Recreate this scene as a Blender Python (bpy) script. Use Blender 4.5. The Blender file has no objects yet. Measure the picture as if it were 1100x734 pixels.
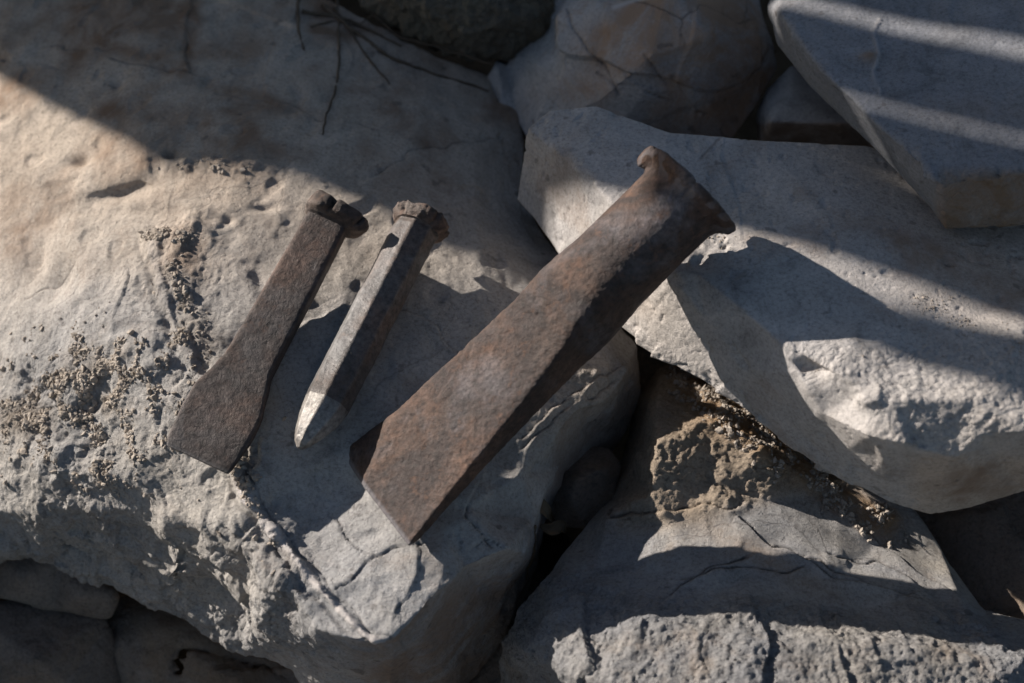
import bpy, bmesh, math, random
import numpy as np
from mathutils import Vector, geometry
R = math.radians
scene = bpy.context.scene
col = scene.collection
random.seed(5)

# ------------------------------------------------------------------ camera, sky, sun, exposure
PITCH, DIST, LENS = R(55), 0.65, 50.0
CAM = np.array([0, -math.cos(PITCH)*DIST, math.sin(PITCH)*DIST])
FW = np.array([0, math.cos(PITCH), -math.sin(PITCH)])
UP = np.array([0, math.sin(PITCH), math.cos(PITCH)])
RT = np.array([1.0, 0, 0])
cd = bpy.data.cameras.new("camera"); cam = bpy.data.objects.new("camera", cd); col.objects.link(cam)
cam.location = CAM; cam.rotation_euler = (R(90)-PITCH, 0, 0)
cd.lens = LENS; cd.sensor_width = 36; cd.clip_start = 0.01; cd.clip_end = 200
cd.dof.use_dof = True; cd.dof.focus_distance = 0.555; cd.dof.aperture_fstop = 8.0
scene.camera = cam

SUN_EL = R(22)
SUNH = np.array([-0.895, 0.446, 0.0]); SUNH /= np.linalg.norm(SUNH)
S = SUNH*math.cos(SUN_EL) + np.array([0, 0, math.sin(SUN_EL)])       # towards the sun
world = bpy.data.worlds.new("World"); scene.world = world; world.use_nodes = True
wn = world.node_tree.nodes; wl = world.node_tree.links
sky = wn.new("ShaderNodeTexSky"); sky.sky_type = 'NISHITA'; sky.sun_disc = False
sky.sun_elevation = SUN_EL; sky.sun_rotation = math.atan2(SUNH[0], SUNH[1]) % (2*math.pi)
bg = wn["Background"]; bg.inputs[1].default_value = 0.05
wl.new(sky.outputs[0], bg.inputs[0])
sd = bpy.data.lights.new("sun", 'SUN'); sun = bpy.data.objects.new("sun", sd); col.objects.link(sun)
sd.energy = 5.0; sd.angle = R(0.5); sd.color = (1.0, 0.93, 0.85)
sun.rotation_euler = Vector(S).to_track_quat('Z', 'Y').to_euler(); sun.location = (-2, 1, 2)
scene.view_settings.view_transform = 'Standard'; scene.view_settings.look = 'None'
scene.view_settings.gamma = 1; scene.view_settings.exposure = 0.68

# ------------------------------------------------------------------ numpy helpers
def bp(u, v, h):                       # photograph position + height (cm) -> point in the world (m)
    x = (u-550)/1100*36/LENS; y = (367-v)/1100*36/LENS
    d = FW + x*RT + y*UP
    t = (h*0.01-CAM[2])/d[2]
    return CAM + d*t
def proj(p):                           # world -> photograph coordinates
    q = p-CAM; z = q@FW
    return 550+(q@RT)/z*LENS/36*1100, 367-(q@UP)/z*LENS/36*1100
rng = np.random.default_rng(3)
PERM = rng.permutation(256).astype(np.int32); PERM = np.concatenate([PERM]*3)
GR = rng.normal(size=(256, 3)).astype(np.float32); GR /= np.linalg.norm(GR, axis=1)[:, None]
RND = rng.random((256, 3)).astype(np.float32)
def hsh(i, j, k): return PERM[(PERM[(PERM[i & 255]+j) & 255]+k) & 255]
def noise(p):
    p = np.asarray(p, np.float32); b = np.floor(p).astype(np.int32); f = p-b
    w = f*f*f*(f*(f*6-15)+10); out = np.zeros(len(p), np.float32)
    for dx in (0, 1):
        for dy in (0, 1):
            for dz in (0, 1):
                g = GR[hsh(b[:, 0]+dx, b[:, 1]+dy, b[:, 2]+dz)]
                d = (f[:, 0]-dx)*g[:, 0]+(f[:, 1]-dy)*g[:, 1]+(f[:, 2]-dz)*g[:, 2]
                ww = (w[:, 0] if dx else 1-w[:, 0])*(w[:, 1] if dy else 1-w[:, 1])*(w[:, 2] if dz else 1-w[:, 2])
                out += ww*d
    return out*1.6
def fbm(p, o=4, g=0.5, kind=0):
    a, s, t = 1.0, np.zeros(len(p), np.float32), 0
    for i in range(o):
        n = noise(p*(2.03**i)+i*17.3)
        if kind == 1: n = 1-2*np.abs(n)
        if kind == 2: n = 2*np.abs(n)-0.6
        s += a*n; t += a; a *= g
    return s/t
def worley(p):                         # F1, F2, random of the cell
    p = np.asarray(p, np.float32); b = np.floor(p).astype(np.int32)
    f1 = np.full(len(p), 9., np.float32); f2 = f1.copy(); idr = np.zeros((len(p), 3), np.float32); vec = np.zeros((len(p), 3), np.float32)
    for dx in (-1, 0, 1):
        for dy in (-1, 0, 1):
            for dz in (-1, 0, 1):
                c = b+np.array([dx, dy, dz]); r = RND[hsh(c[:, 0], c[:, 1], c[:, 2])]
                v = p-(c+r); d = np.sqrt((v*v).sum(1))
                m = d < f1
                f2 = np.where(m, f1, np.minimum(f2, d)); f1 = np.where(m, d, f1)
                idr[m] = r[m]; vec[m] = v[m]
    return f1, f2, idr, vec
def facets(p):                         # broken, faceted relief: every cell is a tilted plane
    f1, f2, r, v = worley(p)
    return (v*(r-0.5)).sum(1)*2.2 + (r[:, 1]-0.5)*0.5
def creased(p, K=0.45, G=2.2):          # continuous relief of near-flat facets meeting in sharp creases (broken stone)
    p = np.asarray(p, np.float32); b = np.floor(p).astype(np.int32); best = np.full(len(p), -9., np.float32)
    for dx in (-1, 0, 1):
        for dy in (-1, 0, 1):
            for dz in (-1, 0, 1):
                c = b+np.array([dx, dy, dz]); h = hsh(c[:, 0], c[:, 1], c[:, 2]); r = RND[h]
                v = p-(c+r); best = np.maximum(best, (v*(RND[(h+91) & 255]-0.5)).sum(1)*G+(r[:, 2]-0.5)*0.5-K*(v*v).sum(1))
    return -best+0.73
def broken(p, f, o=3, g=0.5):
    s = 0; a = 1.0; t = 0
    for i in range(o):
        s = s+a*creased(p*(f*2.3**i)+i*9.7+0.25*noise(p*f*2.3**i)[:, None]); t += a; a *= g
    return s/t
def sst(a, b, x): t = np.clip((x-a)/(b-a), 0, 1); return t*t*(3-2*t)
def polydist(u, v, pts):               # distance to a polyline, and signed side
    best = np.full(len(u), 1e9); side = np.zeros(len(u)); par = np.zeros(len(u)); acc = 0
    for (x0, y0), (x1, y1) in zip(pts[:-1], pts[1:]):
        dx, dy = x1-x0, y1-y0; L2 = dx*dx+dy*dy; L = math.sqrt(L2)
        t = np.clip(((u-x0)*dx+(v-y0)*dy)/L2, 0, 1)
        ex = u-x0-t*dx; ey = v-y0-t*dy; d = np.hypot(ex, ey); m = d < best
        best[m] = d[m]; side[m] = np.sign(dx*ey-dy*ex)[m]; par[m] = (acc+t*L)[m]; acc += L
    return best, side, par
def blob(u, v, x, y, rx, ry, ang=0):
    a = R(ang); dx, dy = u-x, v-y
    X = dx*math.cos(a)+dy*math.sin(a); Y = -dx*math.sin(a)+dy*math.cos(a)
    return np.exp(-((X/rx)**2+(Y/ry)**2))

# ------------------------------------------------------------------ tagging
def tag(o, label, cat, group=None, kind=None):
    if label: o["label"] = label
    if cat: o["category"] = cat
    if group: o["group"] = group
    if kind: o["kind"] = kind
    return o
def mesh_obj(name, verts, faces, mat, parent=None, attrs=None, loc=None, smooth=True):
    me = bpy.data.meshes.new(name)
    verts = np.asarray(verts, np.float64)
    if loc is not None: verts = verts-np.asarray(loc)
    me.from_pydata(verts.tolist(), [], [list(map(int, f)) for f in faces]); me.update()
    if smooth: me.shade_smooth()
    for k, a in (attrs or {}).items():
        at = me.attributes.new(k, 'FLOAT', 'POINT'); at.data.foreach_set('value', np.asarray(a, np.float32))
    o = bpy.data.objects.new(name, me); col.objects.link(o)
    if mat: me.materials.append(mat)
    if parent: o.parent = parent
    elif loc is not None: o.location = loc
    return o

# ------------------------------------------------------------------ materials
def newmat(name):
    m = bpy.data.materials.new(name); m.use_nodes = True; nt = m.node_tree
    return m, nt, nt.nodes["Principled BSDF"]
def N(nt, t, **kw):
    n = nt.nodes.new(t)
    for k, v in kw.items(): setattr(n, k, v)
    return n
def tnoise(nt, vec, scale, detail=6, rough=0.55, dist=0.0):
    n = N(nt, "ShaderNodeTexNoise"); n.inputs["Scale"].default_value = scale; n.inputs["Detail"].default_value = detail
    n.inputs["Roughness"].default_value = rough; n.inputs["Distortion"].default_value = dist
    nt.links.new(vec, n.inputs["Vector"]); return n.outputs[0]
def ramp(nt, fac, stops):
    r = N(nt, "ShaderNodeValToRGB"); e = r.color_ramp.elements
    while len(e) < len(stops): e.new(0.5)
    for el, (p, c) in zip(e, stops):
        el.position = p; el.color = (c, c, c, 1) if not hasattr(c, '__len__') else (*c, 1)
    nt.links.new(fac, r.inputs[0]); return r.outputs[0]
def mix(nt, fac, a, b, mode='MIX'):
    m = N(nt, "ShaderNodeMix", data_type='RGBA', blend_type=mode)
    for i, x in ((0, fac), (6, a), (7, b)):
        if hasattr(x, 'links') or hasattr(x, 'is_linked'): nt.links.new(x, m.inputs[i])
        elif hasattr(x, '__len__'): m.inputs[i].default_value = (*x, 1)
        else: m.inputs[i].default_value = x
    return m.outputs[2]
def math_(nt, op, a, b=0.0, c=0.0):
    m = N(nt, "ShaderNodeMath", operation=op)
    for i, x in enumerate((a, b, c)):
        if hasattr(x, 'is_linked'): nt.links.new(x, m.inputs[i])
        else: m.inputs[i].default_value = x
    return m.outputs[0]
def attr(nt, name):
    a = N(nt, "ShaderNodeAttribute", attribute_name=name); return a.outputs["Fac"]
def bump(nt, h, strength, dist, prev=None):
    b = N(nt, "ShaderNodeBump"); b.inputs["Strength"].default_value = strength; b.inputs["Distance"].default_value = dist
    nt.links.new(h, b.inputs["Height"])
    if prev: nt.links.new(prev, b.inputs["Normal"])
    return b.outputs[0]
def rock_mat(name, c1, c2, stain=(0.30, 0.19, 0.10), dirt=(0.20, 0.155, 0.115), crack=0.6, grain=1.0, seed=0.0, stain_amt=0.3, cscale=14):
    m, nt, bs = newmat(name)
    tc = N(nt, "ShaderNodeTexCoord"); mp = N(nt, "ShaderNodeMapping"); mp.inputs["Location"].default_value = (seed, seed*0.7, seed*1.3)
    nt.links.new(tc.outputs["Object"], mp.inputs[0]); v = mp.outputs[0]
    big = tnoise(nt, v, 9, 5, 0.6, 0.6)
    c = mix(nt, ramp(nt, big, [(0.36, 0.0), (0.64, 1.0)]), c1, c2)
    c = mix(nt, attr(nt, "warm"), c, tuple(x*y for x, y in zip(c2, (1.12, 1.0, 0.88))))
    mot = tnoise(nt, v, 45, 7, 0.65, 1.0)
    c = mix(nt, 1.0, c, ramp(nt, mot, [(0.25, 0.55), (0.42, 0.90), (0.6, 1.05), (0.78, 1.28)]), 'MULTIPLY')
    fine = tnoise(nt, v, 650, 5, 0.8)
    c = mix(nt, 1.0, c, ramp(nt, fine, [(0.3, 0.55), (0.48, 1.0), (0.72, 1.28)]), 'MULTIPLY')
    # ochre / iron stains
    st = ramp(nt, tnoise(nt, v, 16, 8, 0.68, 1.6), [(0.52, 0.0), (0.66, 1.0)])
    st = math_(nt, 'MULTIPLY', st, stain_amt)
    sa = math_(nt, 'MULTIPLY', attr(nt, "stain"), ramp(nt, tnoise(nt, v, 38, 8, 0.7, 0.8), [(0.33, 0.15), (0.55, 1.0)]))
    c = mix(nt, math_(nt, 'MAXIMUM', st, sa), c, stain)
    # dark specks and lichen dots
    sp = ramp(nt, tnoise(nt, v, 130, 3, 0.5), [(0.66, 0.0), (0.72, 1.0)])
    c = mix(nt, math_(nt, 'MULTIPLY', sp, 0.45), c, (0.06, 0.05, 0.045))
    # hairline cracks
    wv = N(nt, "ShaderNodeVectorMath", operation='MULTIPLY_ADD'); nn = N(nt, "ShaderNodeTexNoise"); nn.inputs["Scale"].default_value = 22
    nn.inputs["Detail"].default_value = 5; nt.links.new(v, nn.inputs["Vector"])
    nt.links.new(nn.outputs["Color"], wv.inputs[0]); wv.inputs[1].default_value = (0.05, 0.05, 0.05); nt.links.new(v, wv.inputs[2])
    vo = N(nt, "ShaderNodeTexVoronoi", feature='DISTANCE_TO_EDGE'); vo.inputs["Scale"].default_value = cscale
    nt.links.new(wv.outputs[0], vo.inputs["Vector"])
    line = ramp(nt, vo.outputs[0], [(0.0, 1.0), (0.011, 0.0)])
    line = math_(nt, 'MULTIPLY', line, ramp(nt, tnoise(nt, v, 12, 3), [(0.46, 0.0), (0.60, 1.0)]))
    line = math_(nt, 'MULTIPLY', line, crack)
    ca = math_(nt, 'MAXIMUM', line, attr(nt, "crack"))
    c = mix(nt, ca, c, (0.055, 0.042, 0.034))
    # vein and soil
    c = mix(nt, attr(nt, "vein"), c, mix(nt, tnoise(nt, v, 200, 4), (0.48, 0.43, 0.41), (0.66, 0.62, 0.59)))
    c = mix(nt, attr(nt, "dirt"), c, mix(nt, tnoise(nt, v, 260, 5, 0.7), tuple(x*0.6 for x in dirt), tuple(x*1.5 for x in dirt)))
    nt.links.new(c, bs.inputs["Base Color"])
    bs.inputs["Roughness"].default_value = 0.9; bs.inputs["Specular IOR Level"].default_value = 0.25
    rg_ = attr(nt, "rough"); k1 = math_(nt, 'MULTIPLY_ADD', rg_, 1.0*grain, 0.22*grain)
    b = bump(nt, tnoise(nt, v, 170, 9, 0.68, 0.0), 0.5, 0.0024); nt.links.new(k1, nt.nodes[-1].inputs["Strength"])
    vf = N(nt, "ShaderNodeTexVoronoi", feature='F1'); vf.inputs["Scale"].default_value = 330; nt.links.new(wv.outputs[0], vf.inputs["Vector"])
    b = bump(nt, vf.outputs["Distance"], 0.5, 0.0011, b); k2 = math_(nt, 'MULTIPLY', rg_, -0.7); nt.nodes[-2].invert = True
    k2 = math_(nt, 'MULTIPLY', rg_, 0.75)
    for q_ in nt.nodes:
        if q_.type == 'BUMP' and q_.invert: nt.links.new(k2, q_.inputs["Strength"])
    b = bump(nt, tnoise(nt, v, 560, 7, 0.8), 0.9*grain, 0.0010, b)
    pits = ramp(nt, tnoise(nt, v, 330, 2, 0.5), [(0.30, 0.0), (0.40, 1.0)])
    b = bump(nt, pits, 0.35*grain, 0.0006, b)
    inv = math_(nt, 'SUBTRACT', 1.0, ca)
    b = bump(nt, inv, 0.8, 0.0006, b)
    nt.links.new(b, bs.inputs["Normal"])
    return m
M_left = rock_mat("pale_limestone", (0.36, 0.35, 0.345), (0.44, 0.405, 0.365), stain=(0.25, 0.165, 0.11), crack=0.25, seed=1, stain_amt=0.22)
M_slab = rock_mat("grey_limestone", (0.41, 0.385, 0.37), (0.49, 0.445, 0.405), stain=(0.27, 0.19, 0.135), crack=0.12, grain=0.6, seed=4, stain_amt=0.05)
M_blue = rock_mat("blue_grey_limestone", (0.225, 0.23, 0.25), (0.275, 0.27, 0.275), stain=(0.23, 0.16, 0.11), crack=0.15, grain=0.5, seed=9, stain_amt=0.12)
M_red = rock_mat("stained_limestone", (0.40, 0.39, 0.40), (0.50, 0.465, 0.43), stain=(0.40, 0.265, 0.18), crack=0.6, grain=0.7, seed=13, stain_amt=0.75, cscale=9)
M_low = rock_mat("rough_limestone", (0.36, 0.355, 0.36), (0.43, 0.39, 0.34), stain=(0.46, 0.30, 0.17), crack=0.35, grain=1.3, seed=21, stain_amt=0.25)
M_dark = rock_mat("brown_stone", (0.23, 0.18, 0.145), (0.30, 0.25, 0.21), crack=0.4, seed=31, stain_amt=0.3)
M_crust = rock_mat("crusty_stone", (0.20, 0.17, 0.12), (0.28, 0.25, 0.19), crack=0.2, seed=41, grain=1.6, stain_amt=0.5)

def simple_mat(name, c1, c2, scale, rough=0.9, bstr=0.6, bd=0.001):
    m, nt, bs = newmat(name); tc = N(nt, "ShaderNodeTexCoord"); v = tc.outputs["Object"]
    f = tnoise(nt, v, scale, 8, 0.65, 0.5)
    nt.links.new(mix(nt, ramp(nt, f, [(0.3, 0.0), (0.7, 1.0)]), c1, c2), bs.inputs["Base Color"])
    bs.inputs["Roughness"].default_value = rough; bs.inputs["Specular IOR Level"].default_value = 0.2
    nt.links.new(bump(nt, tnoise(nt, v, scale*4, 6, 0.7), bstr, bd), bs.inputs["Normal"])
    return m
M_soil = simple_mat("soil", (0.07, 0.05, 0.035), (0.16, 0.12, 0.085), 60)
M_crumb = simple_mat("dry_soil_crumb", (0.26, 0.22, 0.18), (0.46, 0.40, 0.34), 140)
M_root = simple_mat("dry_root", (0.075, 0.055, 0.04), (0.17, 0.125, 0.085), 90)
M_straw = simple_mat("dry_stalk", (0.12, 0.085, 0.055), (0.22, 0.16, 0.10), 90)

def iron_mat(name, dark, rust, pale, rustpos=(0.45, 0.62), palepos=(0.60, 0.70), rough=0.6, metal=0.35, seed=0, bs1=0.6):
    m, nt, bs = newmat(name)
    tc = N(nt, "ShaderNodeTexCoord"); mp = N(nt, "ShaderNodeMapping"); mp.inputs["Location"].default_value = (seed, seed, seed)
    nt.links.new(tc.outputs["Object"], mp.inputs[0]); v = mp.outputs[0]
    a = tnoise(nt, v, 24, 9, 0.66, 0.8); c = mix(nt, ramp(nt, a, [(rustpos[0], 0.0), (rustpos[1], 1.0)]), dark, rust)
    p = tnoise(nt, v, 30, 6, 0.6, 0.5)
    mpb = N(nt, "ShaderNodeMapping"); mpb.inputs["Location"].default_value = (5, 3, 1); nt.links.new(v, mpb.inputs[0])
    p = tnoise(nt, mpb.outputs[0], 34, 7, 0.6, 0.5)
    c = mix(nt, math_(nt, 'MULTIPLY', ramp(nt, p, [(palepos[0]-0.08, 0.0), (palepos[1], 1.0)]), 0.75), c, pale)
    f = tnoise(nt, v, 380, 5, 0.7)
    c = mix(nt, 1.0, c, ramp(nt, f, [(0.3, 0.40), (0.5, 1.0), (0.7, 1.55)]), 'MULTIPLY')
    f2 = tnoise(nt, v, 150, 5, 0.7)
    c = mix(nt, math_(nt, 'MULTIPLY', ramp(nt, f2, [(0.58, 0.0), (0.68, 1.0)]), 0.6), c, tuple(min(1, x*1.5) for x in rust))
    ed = attr(nt, "edge")  # pale rims and cutting edges, plus sunlit left sides of the bars painted in
    c = mix(nt, ed, c, tuple(min(1, x*1.25+0.03) for x in pale))
    nt.links.new(c, bs.inputs["Base Color"])
    bs.inputs["Metallic"].default_value = metal
    lo = tnoise(nt, v, 17, 4, 0.6); c = mix(nt, 1.0, c, ramp(nt, lo, [(0.3, 0.62), (0.55, 1.0), (0.72, 1.3)]), 'MULTIPLY'); nt.links.new(c, bs.inputs['Base Color'])
    rr = ramp(nt, f2, [(0.3, rough-0.1), (0.7, rough+0.2)]); nt.links.new(rr, bs.inputs["Roughness"])
    b = bump(nt, tnoise(nt, v, 330, 8, 0.75), min(1, bs1*1.4), 0.0011)
    b = bump(nt, tnoise(nt, v, 1100, 4, 0.7), 0.45*bs1, 0.0004, b)
    pits = ramp(nt, tnoise(nt, v, 300, 2, 0.5), [(0.28, 0.0), (0.37, 1.0)])
    b = bump(nt, pits, 0.22*bs1, 0.0008, b)
    nt.links.new(b, bs.inputs["Normal"])
    return m
M_ironB = iron_mat("rusty_iron", (0.045, 0.030, 0.026), (0.105, 0.060, 0.041), (0.12, 0.112, 0.12), seed=2, metal=0.15)
M_ironM = iron_mat("dark_rusty_iron", (0.06, 0.045, 0.04), (0.105, 0.064, 0.048), (0.10, 0.088, 0.084), seed=7, metal=0.2)
M_ironN = iron_mat("worn_grey_iron", (0.09, 0.082, 0.078), (0.105, 0.075, 0.06), (0.155, 0.15, 0.148), seed=11, metal=0.25, rough=0.5, bs1=0.35)
M_bare = iron_mat("bare_ground_steel", (0.23, 0.21, 0.19), (0.18, 0.145, 0.115), (0.32, 0.305, 0.29), seed=17, metal=0.3, rough=0.5, bs1=0.15)
M_headD = iron_mat("burred_iron", (0.07, 0.052, 0.045), (0.15, 0.095, 0.07), (0.22, 0.19, 0.17), seed=23, metal=0.25, bs1=0.8)

# ------------------------------------------------------------------ rock builder
ROCKS = {}
def rock(name, label, outline, inner, mat, disp=None, edges=(), voxel=1.2, smooth=4, depth=8, shrink=0.18, cat="rock", group="loose limestone rocks", mid=None, centre=None):
    """outline / inner: (u, v, height cm). Builds a closed solid, remeshes it evenly, smooths and gives it relief."""
    P = list(outline)+list(inner); n = len(outline)
    ced = [(i, (i+1) % n) for i in range(n)]+list(edges)
    vs, es, fs, ov, oe, of = geometry.delaunay_2d_cdt([Vector((p[0], p[1])) for p in P], ced, [list(range(n))], 1, 1e-4)
    co = []
    for v, orig in zip(vs, ov):
        if orig: h = P[orig[0]][2]
        else:
            d = sorted(((v.x-p[0])**2+(v.y-p[1])**2, p[2]) for p in P)[:3]; w = [1/(a+1e-3) for a, _ in d]
            h = sum(a*b[1] for a, b in zip(w, d))/sum(w)
        co.append(bp(v.x, v.y, h))
    o2n = {}
    for i, orig in enumerate(ov):
        for k in orig: o2n[k] = i
    ring = [o2n[i] for i in range(n)]
    cu = sum(p[0] for p in outline)/n; cv = sum(p[1] for p in outline)/n
    if centre: cu, cv = centre
    nb = len(co)
    for p in outline:
        co.append(bp(p[0]+(cu-p[0])*shrink*0.5, p[1]+(cv-p[1])*shrink*0.5, p[2]-depth*0.5))
    for p in outline:
        co.append(bp(p[0]+(cu-p[0])*shrink*1.6, p[1]+(cv-p[1])*shrink*1.6, p[2]*0.3-depth))
    ci = len(co); co.append(bp(cu, cv, -depth-1))
    faces = [list(f) for f in fs]
    for i in range(n):
        j = (i+1) % n
        faces.append([ring[i], ring[j], nb+j, nb+i]); faces.append([nb+i, nb+j, nb+n+j, nb+n+i]); faces.append([nb+n+i, nb+n+j, ci])
    me = bpy.data.meshes.new(name); me.from_pydata([tuple(c) for c in co], [], faces)
    bm = bmesh.new(); bm.from_mesh(me); bmesh.ops.recalc_face_normals(bm, faces=bm.faces); bm.to_mesh(me); bm.free()
    o = bpy.data.objects.new(name, me); col.objects.link(o)
    m = o.modifiers.new("r", 'REMESH'); m.mode = 'VOXEL'; m.voxel_size = voxel*0.001
    if smooth: s = o.modifiers.new("s", 'SMOOTH'); s.factor = 0.5; s.iterations = smooth
    dg = bpy.context.evaluated_depsgraph_get(); dg.update()
    me2 = bpy.data.meshes.new_from_object(o.evaluated_get(dg)); o.modifiers.clear(); o.data = me2; bpy.data.meshes.remove(me)
    me2.name = name
    nv = len(me2.vertices); c = np.empty(nv*3); me2.vertices.foreach_get('co', c); c = c.reshape(-1, 3)
    nr = np.empty(nv*3, np.float32); me2.vertex_normals.foreach_get('vector', nr); nr = nr.reshape(-1, 3)
    at = {}
    if disp:
        fc = (nr*(CAM-c)).sum(1)/np.linalg.norm(CAM-c, axis=1); m_ = fc > -0.35          # the buried far side needs no relief
        u, v = proj(c); d_, a_ = disp(c[m_], nr[m_], u[m_], v[m_]); d = np.zeros(nv); d[m_] = d_
        for k_, x_ in a_.items(): at[k_] = np.zeros(nv); at[k_][m_] = x_
        c = c+nr*(d*sst(-0.35, -0.2, fc))[:, None]
    for k in ("warm", "stain", "dirt", "crack", "vein", "rough"):
        a = at.get(k); x = me2.attributes.new(k, 'FLOAT', 'POINT')
        if a is not None: x.data.foreach_set('value', np.clip(a, 0, 1).astype(np.float32))
    base = np.array([c[:, 0].mean(), c[:, 1].mean(), c[:, 2].min()])
    me2.vertices.foreach_set('co', (c-base).ravel()); me2.update(); me2.shade_smooth()
    me2.materials.clear(); me2.materials.append(mat); o.location = base
    tag(o, label, cat, group)
    ROCKS[name+label[:8]] = (o, c, nr)
    return o, c, nr

# ---- pale boulder carrying the tools (left)
LO = [(-90, -60, 3.5), (60, -60, 5), (200, -40, 6), (330, -8, 5.8), (400, 25, 5.3), (470, 62, 4.6), (530, 85, 3.6), (562, 130, 3.0), (562, 190, 3.0), (575, 240, 3.2),
      (610, 285, 3.6), (655, 335, 3.5), (684, 372, 3.0), (690, 420, 1.6), (678, 455, 0.5), (655, 490, -0.8), (615, 525, -1.2), (585, 560, -0.5), (578, 600, -1.5),
      (560, 660, -3.5), (520, 715, -5.0), (470, 780, -5.5), (350, 770, -4.0), (310, 722, -1.6), (265, 692, -2.2), (190, 658, -3.0), (130, 632, -3.0), (60, 606, -2.6), (0, 592, -2.6), (-90, 590, -3.5), (-160, 300, -3.0)]
LI = [(0, 40, 5.4), (150, 30, 6.6), (300, 50, 6.6), (60, 130, 6.1), (0, 180, 5.0), (150, 160, 7.4), (250, 150, 7.6), (350, 120, 6.9), (450, 130, 5.9), (510, 150, 5.0),
      (0, 260, 4.0), (80, 230, 5.8), (95, 205, 6.6), (150, 190, 7.4), (155, 225, 6.9), (220, 230, 7.8), (320, 210, 7.6), (420, 220, 6.7), (510, 230, 5.3), (545, 260, 4.6),
      (-60, 320, 1.8), (0, 340, 3.3), (60, 300, 5.4), (90, 320, 6.2), (170, 300, 7.3), (260, 300, 7.5), (340, 300, 7.1), (430, 300, 6.7), (520, 310, 6.0), (590, 320, 4.8), (640, 360, 5.2),
      (-60, 430, 0.8), (0, 430, 2.6), (80, 400, 5.0), (160, 400, 6.3), (240, 400, 6.6), (320, 400, 6.7), (410, 400, 6.5), (500, 400, 6.2), (580, 400, 5.7), (640, 400, 5.5), (672, 398, 4.8),
      (-50, 520, -0.2), (0, 510, 1.3), (70, 490, 3.3), (150, 480, 4.7), (220, 480, 5.5), (280, 490, 5.9), (350, 490, 5.8), (430, 490, 5.9), (510, 470, 5.6), (580, 450, 5.5), (620, 440, 5.2), (652, 430, 4.5),
      (0, 550, 0.3), (60, 545, 1.8), (120, 545, 2.8), (170, 550, 3.5), (220, 560, 4.3), (262, 590, 4.2), (272, 640, 2.6), (285, 690, 0.6), (290, 560, 5.3), (340, 560, 4.9), (385, 530, 5.2), (420, 560, 5.4), (500, 545, 5.5), (560, 510, 5.2), (587, 480, 4.8),
      (600, 500, 2.6), (588, 520, 3.6), (575, 560, 3.6), (566, 596, 3.6), (545, 590, 5.0), (500, 610, 5.3), (470, 638, 5.6), (440, 668, 5.5), (420, 686, 5.4), (385, 688, 5.2), (340, 676, 4.9), (320, 640, 5.1), (300, 620, 5.0), (310, 690, 1.8), (340, 700, 2.5),
      (400, 620, 5.6), (440, 600, 5.7), (480, 590, 5.7), (480, 700, 0.8), (540, 640, 0.8), (420, 735, 0.8), (350, 730, 0.0),
      (130, 580, 0.6), (200, 600, 0.8), (60, 575, -0.4), (240, 640, 0.4), (130, 605, -1.0), (200, 630, -0.8)]
VEIN = [(160, 250), (168, 285), (178, 325), (192, 360), (206, 385), (218, 412), (232, 455), (250, 500), (272, 540), (300, 580), (330, 618), (360, 650), (392, 682), (412, 694)]
CRK = [[(448, 583), (420, 590), (405, 598), (388, 610), (375, 624), (362, 632)], [(448, 583), (452, 610), (436, 640), (425, 660)], [(296, 612), (304, 640), (298, 668)],
       [(0, 345), (20, 325), (60, 300), (80, 280)], [(300, 625), (332, 645), (345, 640)], [(360, 560), (385, 590), (405, 598)], [(560, 480), (610, 440), (670, 405)], [(560, 470), (620, 420), (672, 392)],
       [(520, 505), (500, 555), (530, 590)], [(430, 330), (470, 350), (500, 385)], [(545, 590), (520, 575), (505, 590), (495, 610)],
       [(205, 0), (201, 30), (196, 62), (210, 80)], [(0, 66), (50, 48), (110, 55), (150, 50)], [(230, 100), (290, 106), (345, 128), (400, 140)], [(120, 62), (180, 76), (250, 84)], [(400, 190), (450, 160), (530, 150)]]
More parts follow.
